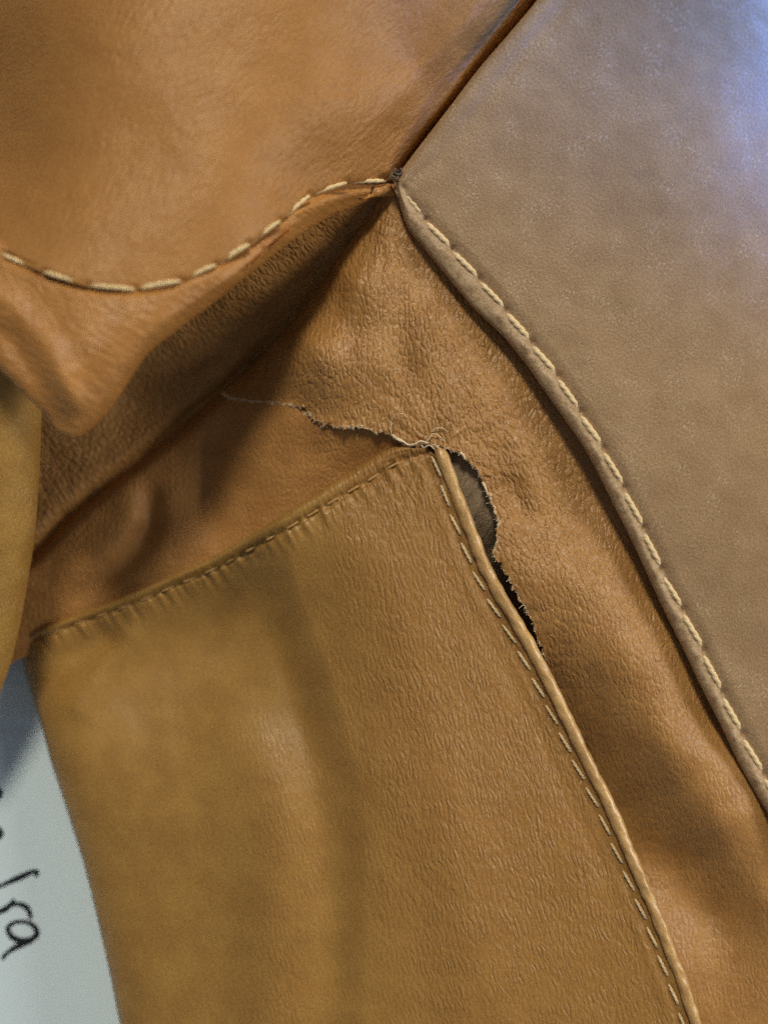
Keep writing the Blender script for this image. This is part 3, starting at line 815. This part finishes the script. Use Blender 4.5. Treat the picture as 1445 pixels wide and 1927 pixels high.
for a, b in stations(ps, 14, lambda s_: 57.5, 0.80):
    n_ = np.array([-(b[1] - a[1]), b[0] - a[0]]); n_ = n_ / np.linalg.norm(n_)
    put_stitch(m_pipe, (a[0] + n_[0] * 3, a[1] + n_[1] * 3), (b[0] - n_[0] * 2, b[1] - n_[1] * 2), 'F', 6.6, piping, 6.0)
m_top = stitch_mesh('pocket_stitch', M_thread_tan, turns=2)
tl = TE + np.array([.45, .89]) * np.interp(TE[:, 0], [38, 400, 700, 800], [15, 21, 33, 25])[:, None]
for a, b in stations(tl[:-14], 10, lambda s_: 44, 0.70):
    put_stitch(m_top, a, b, 'F', 5.5, pocket, 2.0)

# ------------------------------------------------------------------ frayed tear
def fibres(name, spec, mat, parent):
    VV, FF = [], []; base = 0
    for pts, r in spec:
        c = np.asarray(pts, float); n = len(c); Wd = world(c[:, 0], c[:, 1], c[:, 2])
        t = np.gradient(Wd, axis=0); t /= np.linalg.norm(t, axis=1)[:, None] + 1e-12
        a = np.cross(t, np.array([0.1, 0.2, 1.0])); a /= np.linalg.norm(a, axis=1)[:, None] + 1e-12
        b = np.cross(a, t)
        rr = np.broadcast_to(r, (n,)) * np.linspace(1, .55, n)
        ns = 5; th = np.linspace(0, 2 * math.pi, ns, endpoint=False)
        V = Wd[:, None] + (a[:, None] * np.cos(th)[None, :, None] + b[:, None] * np.sin(th)[None, :, None]) * (rr * U)[:, None, None]
        VV.append(V.reshape(-1, 3))
        i = np.arange(n * ns).reshape(n, ns); j = np.roll(i, -1, axis=1)
        FF.append((np.stack([i[:-1], j[:-1], j[1:], i[1:]], -1).reshape(-1, 4)) + base); base += n * ns
    return mesh_obj(name, np.concatenate(VV), np.concatenate(FF), [mat], parent)
spec = []
for k in range(520):
    i = random.randrange(2, len(TEAR) - 2)
    if vnoise(np.array([TEAR[i][0] / 24]), np.array([TEAR[i][1] / 24]), 77)[0] < -0.05 and random.random() < .8:
        continue
    p = TEAR[i]; t = TEAR[i + 2] - TEAR[i - 2]; t = t / (np.linalg.norm(t) + 1e-9)
    o_ = np.array([t[1], -t[0], 0]); 
    if o_[0] * (p[0] - 900) + o_[1] * (p[1] - 700) < 0: o_ = -o_
    L = abs(random.gauss(0, 1)) * 3.4 + 1.5
    d = o_ * random.uniform(.2, 1) + t * random.uniform(-1, 1) + np.array([0, 0, random.uniform(-.6, .6)])
    d /= np.linalg.norm(d)
    cu = np.array([random.gauss(0, .35), random.gauss(0, .35), random.gauss(0, .3)])
    q = [p + np.array([0, 0, random.uniform(-3, 1.5)]) - o_ * 1.5 + d * L * u + cu * L * u * u for u in np.linspace(0, 1, 5)]
    spec.append((q, random.uniform(.35, .9)))
fr = fibres('frayed_fibres', spec, M_fibre, gus)
fr['kind'] = 'stuff'
def zc(x, y, dz=0):
    return (x, y, zat('C', x, y) + dz)
def thread(pts, r, nm='loose_thread'):
    c = catmull(np.array(pts, float), step=2.5)
    return fibres(nm, [(c, r)], M_fibre, gus)
thread([zc(738, 819, 6), zc(745, 824, 9), zc(757, 830, 9), zc(768, 837, 8), zc(780, 836, 10), zc(790, 830, 12), zc(804, 834, 9)], 2.6)
thread([zc(742, 823, 7), zc(752, 829, 10), zc(757, 831, 8)], 3.2)
thread([zc(736, 818, 5), zc(735, 800, 12), zc(740, 783, 16), zc(755, 778, 16), zc(767, 786, 12), zc(770, 800, 5)], 0.7)
thread([zc(418, 740, 4), zc(424, 742, 6), zc(432, 749, 5), zc(444, 752, 3)], 1.5)
thread([zc(866, 852, 5), zc(872, 857, 6), zc(874, 864, 3)], 3.0)
thread([zc(908, 908, 4), zc(913, 918, 5), zc(917, 930, 3)], 2.8)
thread([zc(812, 812, 3), zc(820, 806, 7), zc(832, 806, 8), zc(842, 812, 4)], 1.3)
thread([zc(806, 828, 4), zc(814, 816, 8), zc(828, 822, 8), zc(836, 830, 4)], 1.3)
thread([zc(790, 834, 4), zc(797, 842, 5), zc(808, 838, 7), zc(818, 846, 8)], 1.8)

# thread ends knotted where the three seams meet
kn = []
for k in range(5):
    a0 = random.uniform(0, 6.28)
    c = [(742 + 3 * k * .6 + (6 + 3 * random.random()) * math.cos(a0 + u * 5.2), 333 - 4 * k * .7 + (5 + 3 * random.random()) * math.sin(a0 + u * 5.2), 26 + 7 * math.sin(u * 4 + k) + 2 * k) for u in np.linspace(0, 1, 7)]
    kn.append((catmull(np.array(c), step=1.6), 2.4))
fibres('thread_knot', kn, M_knot, side)
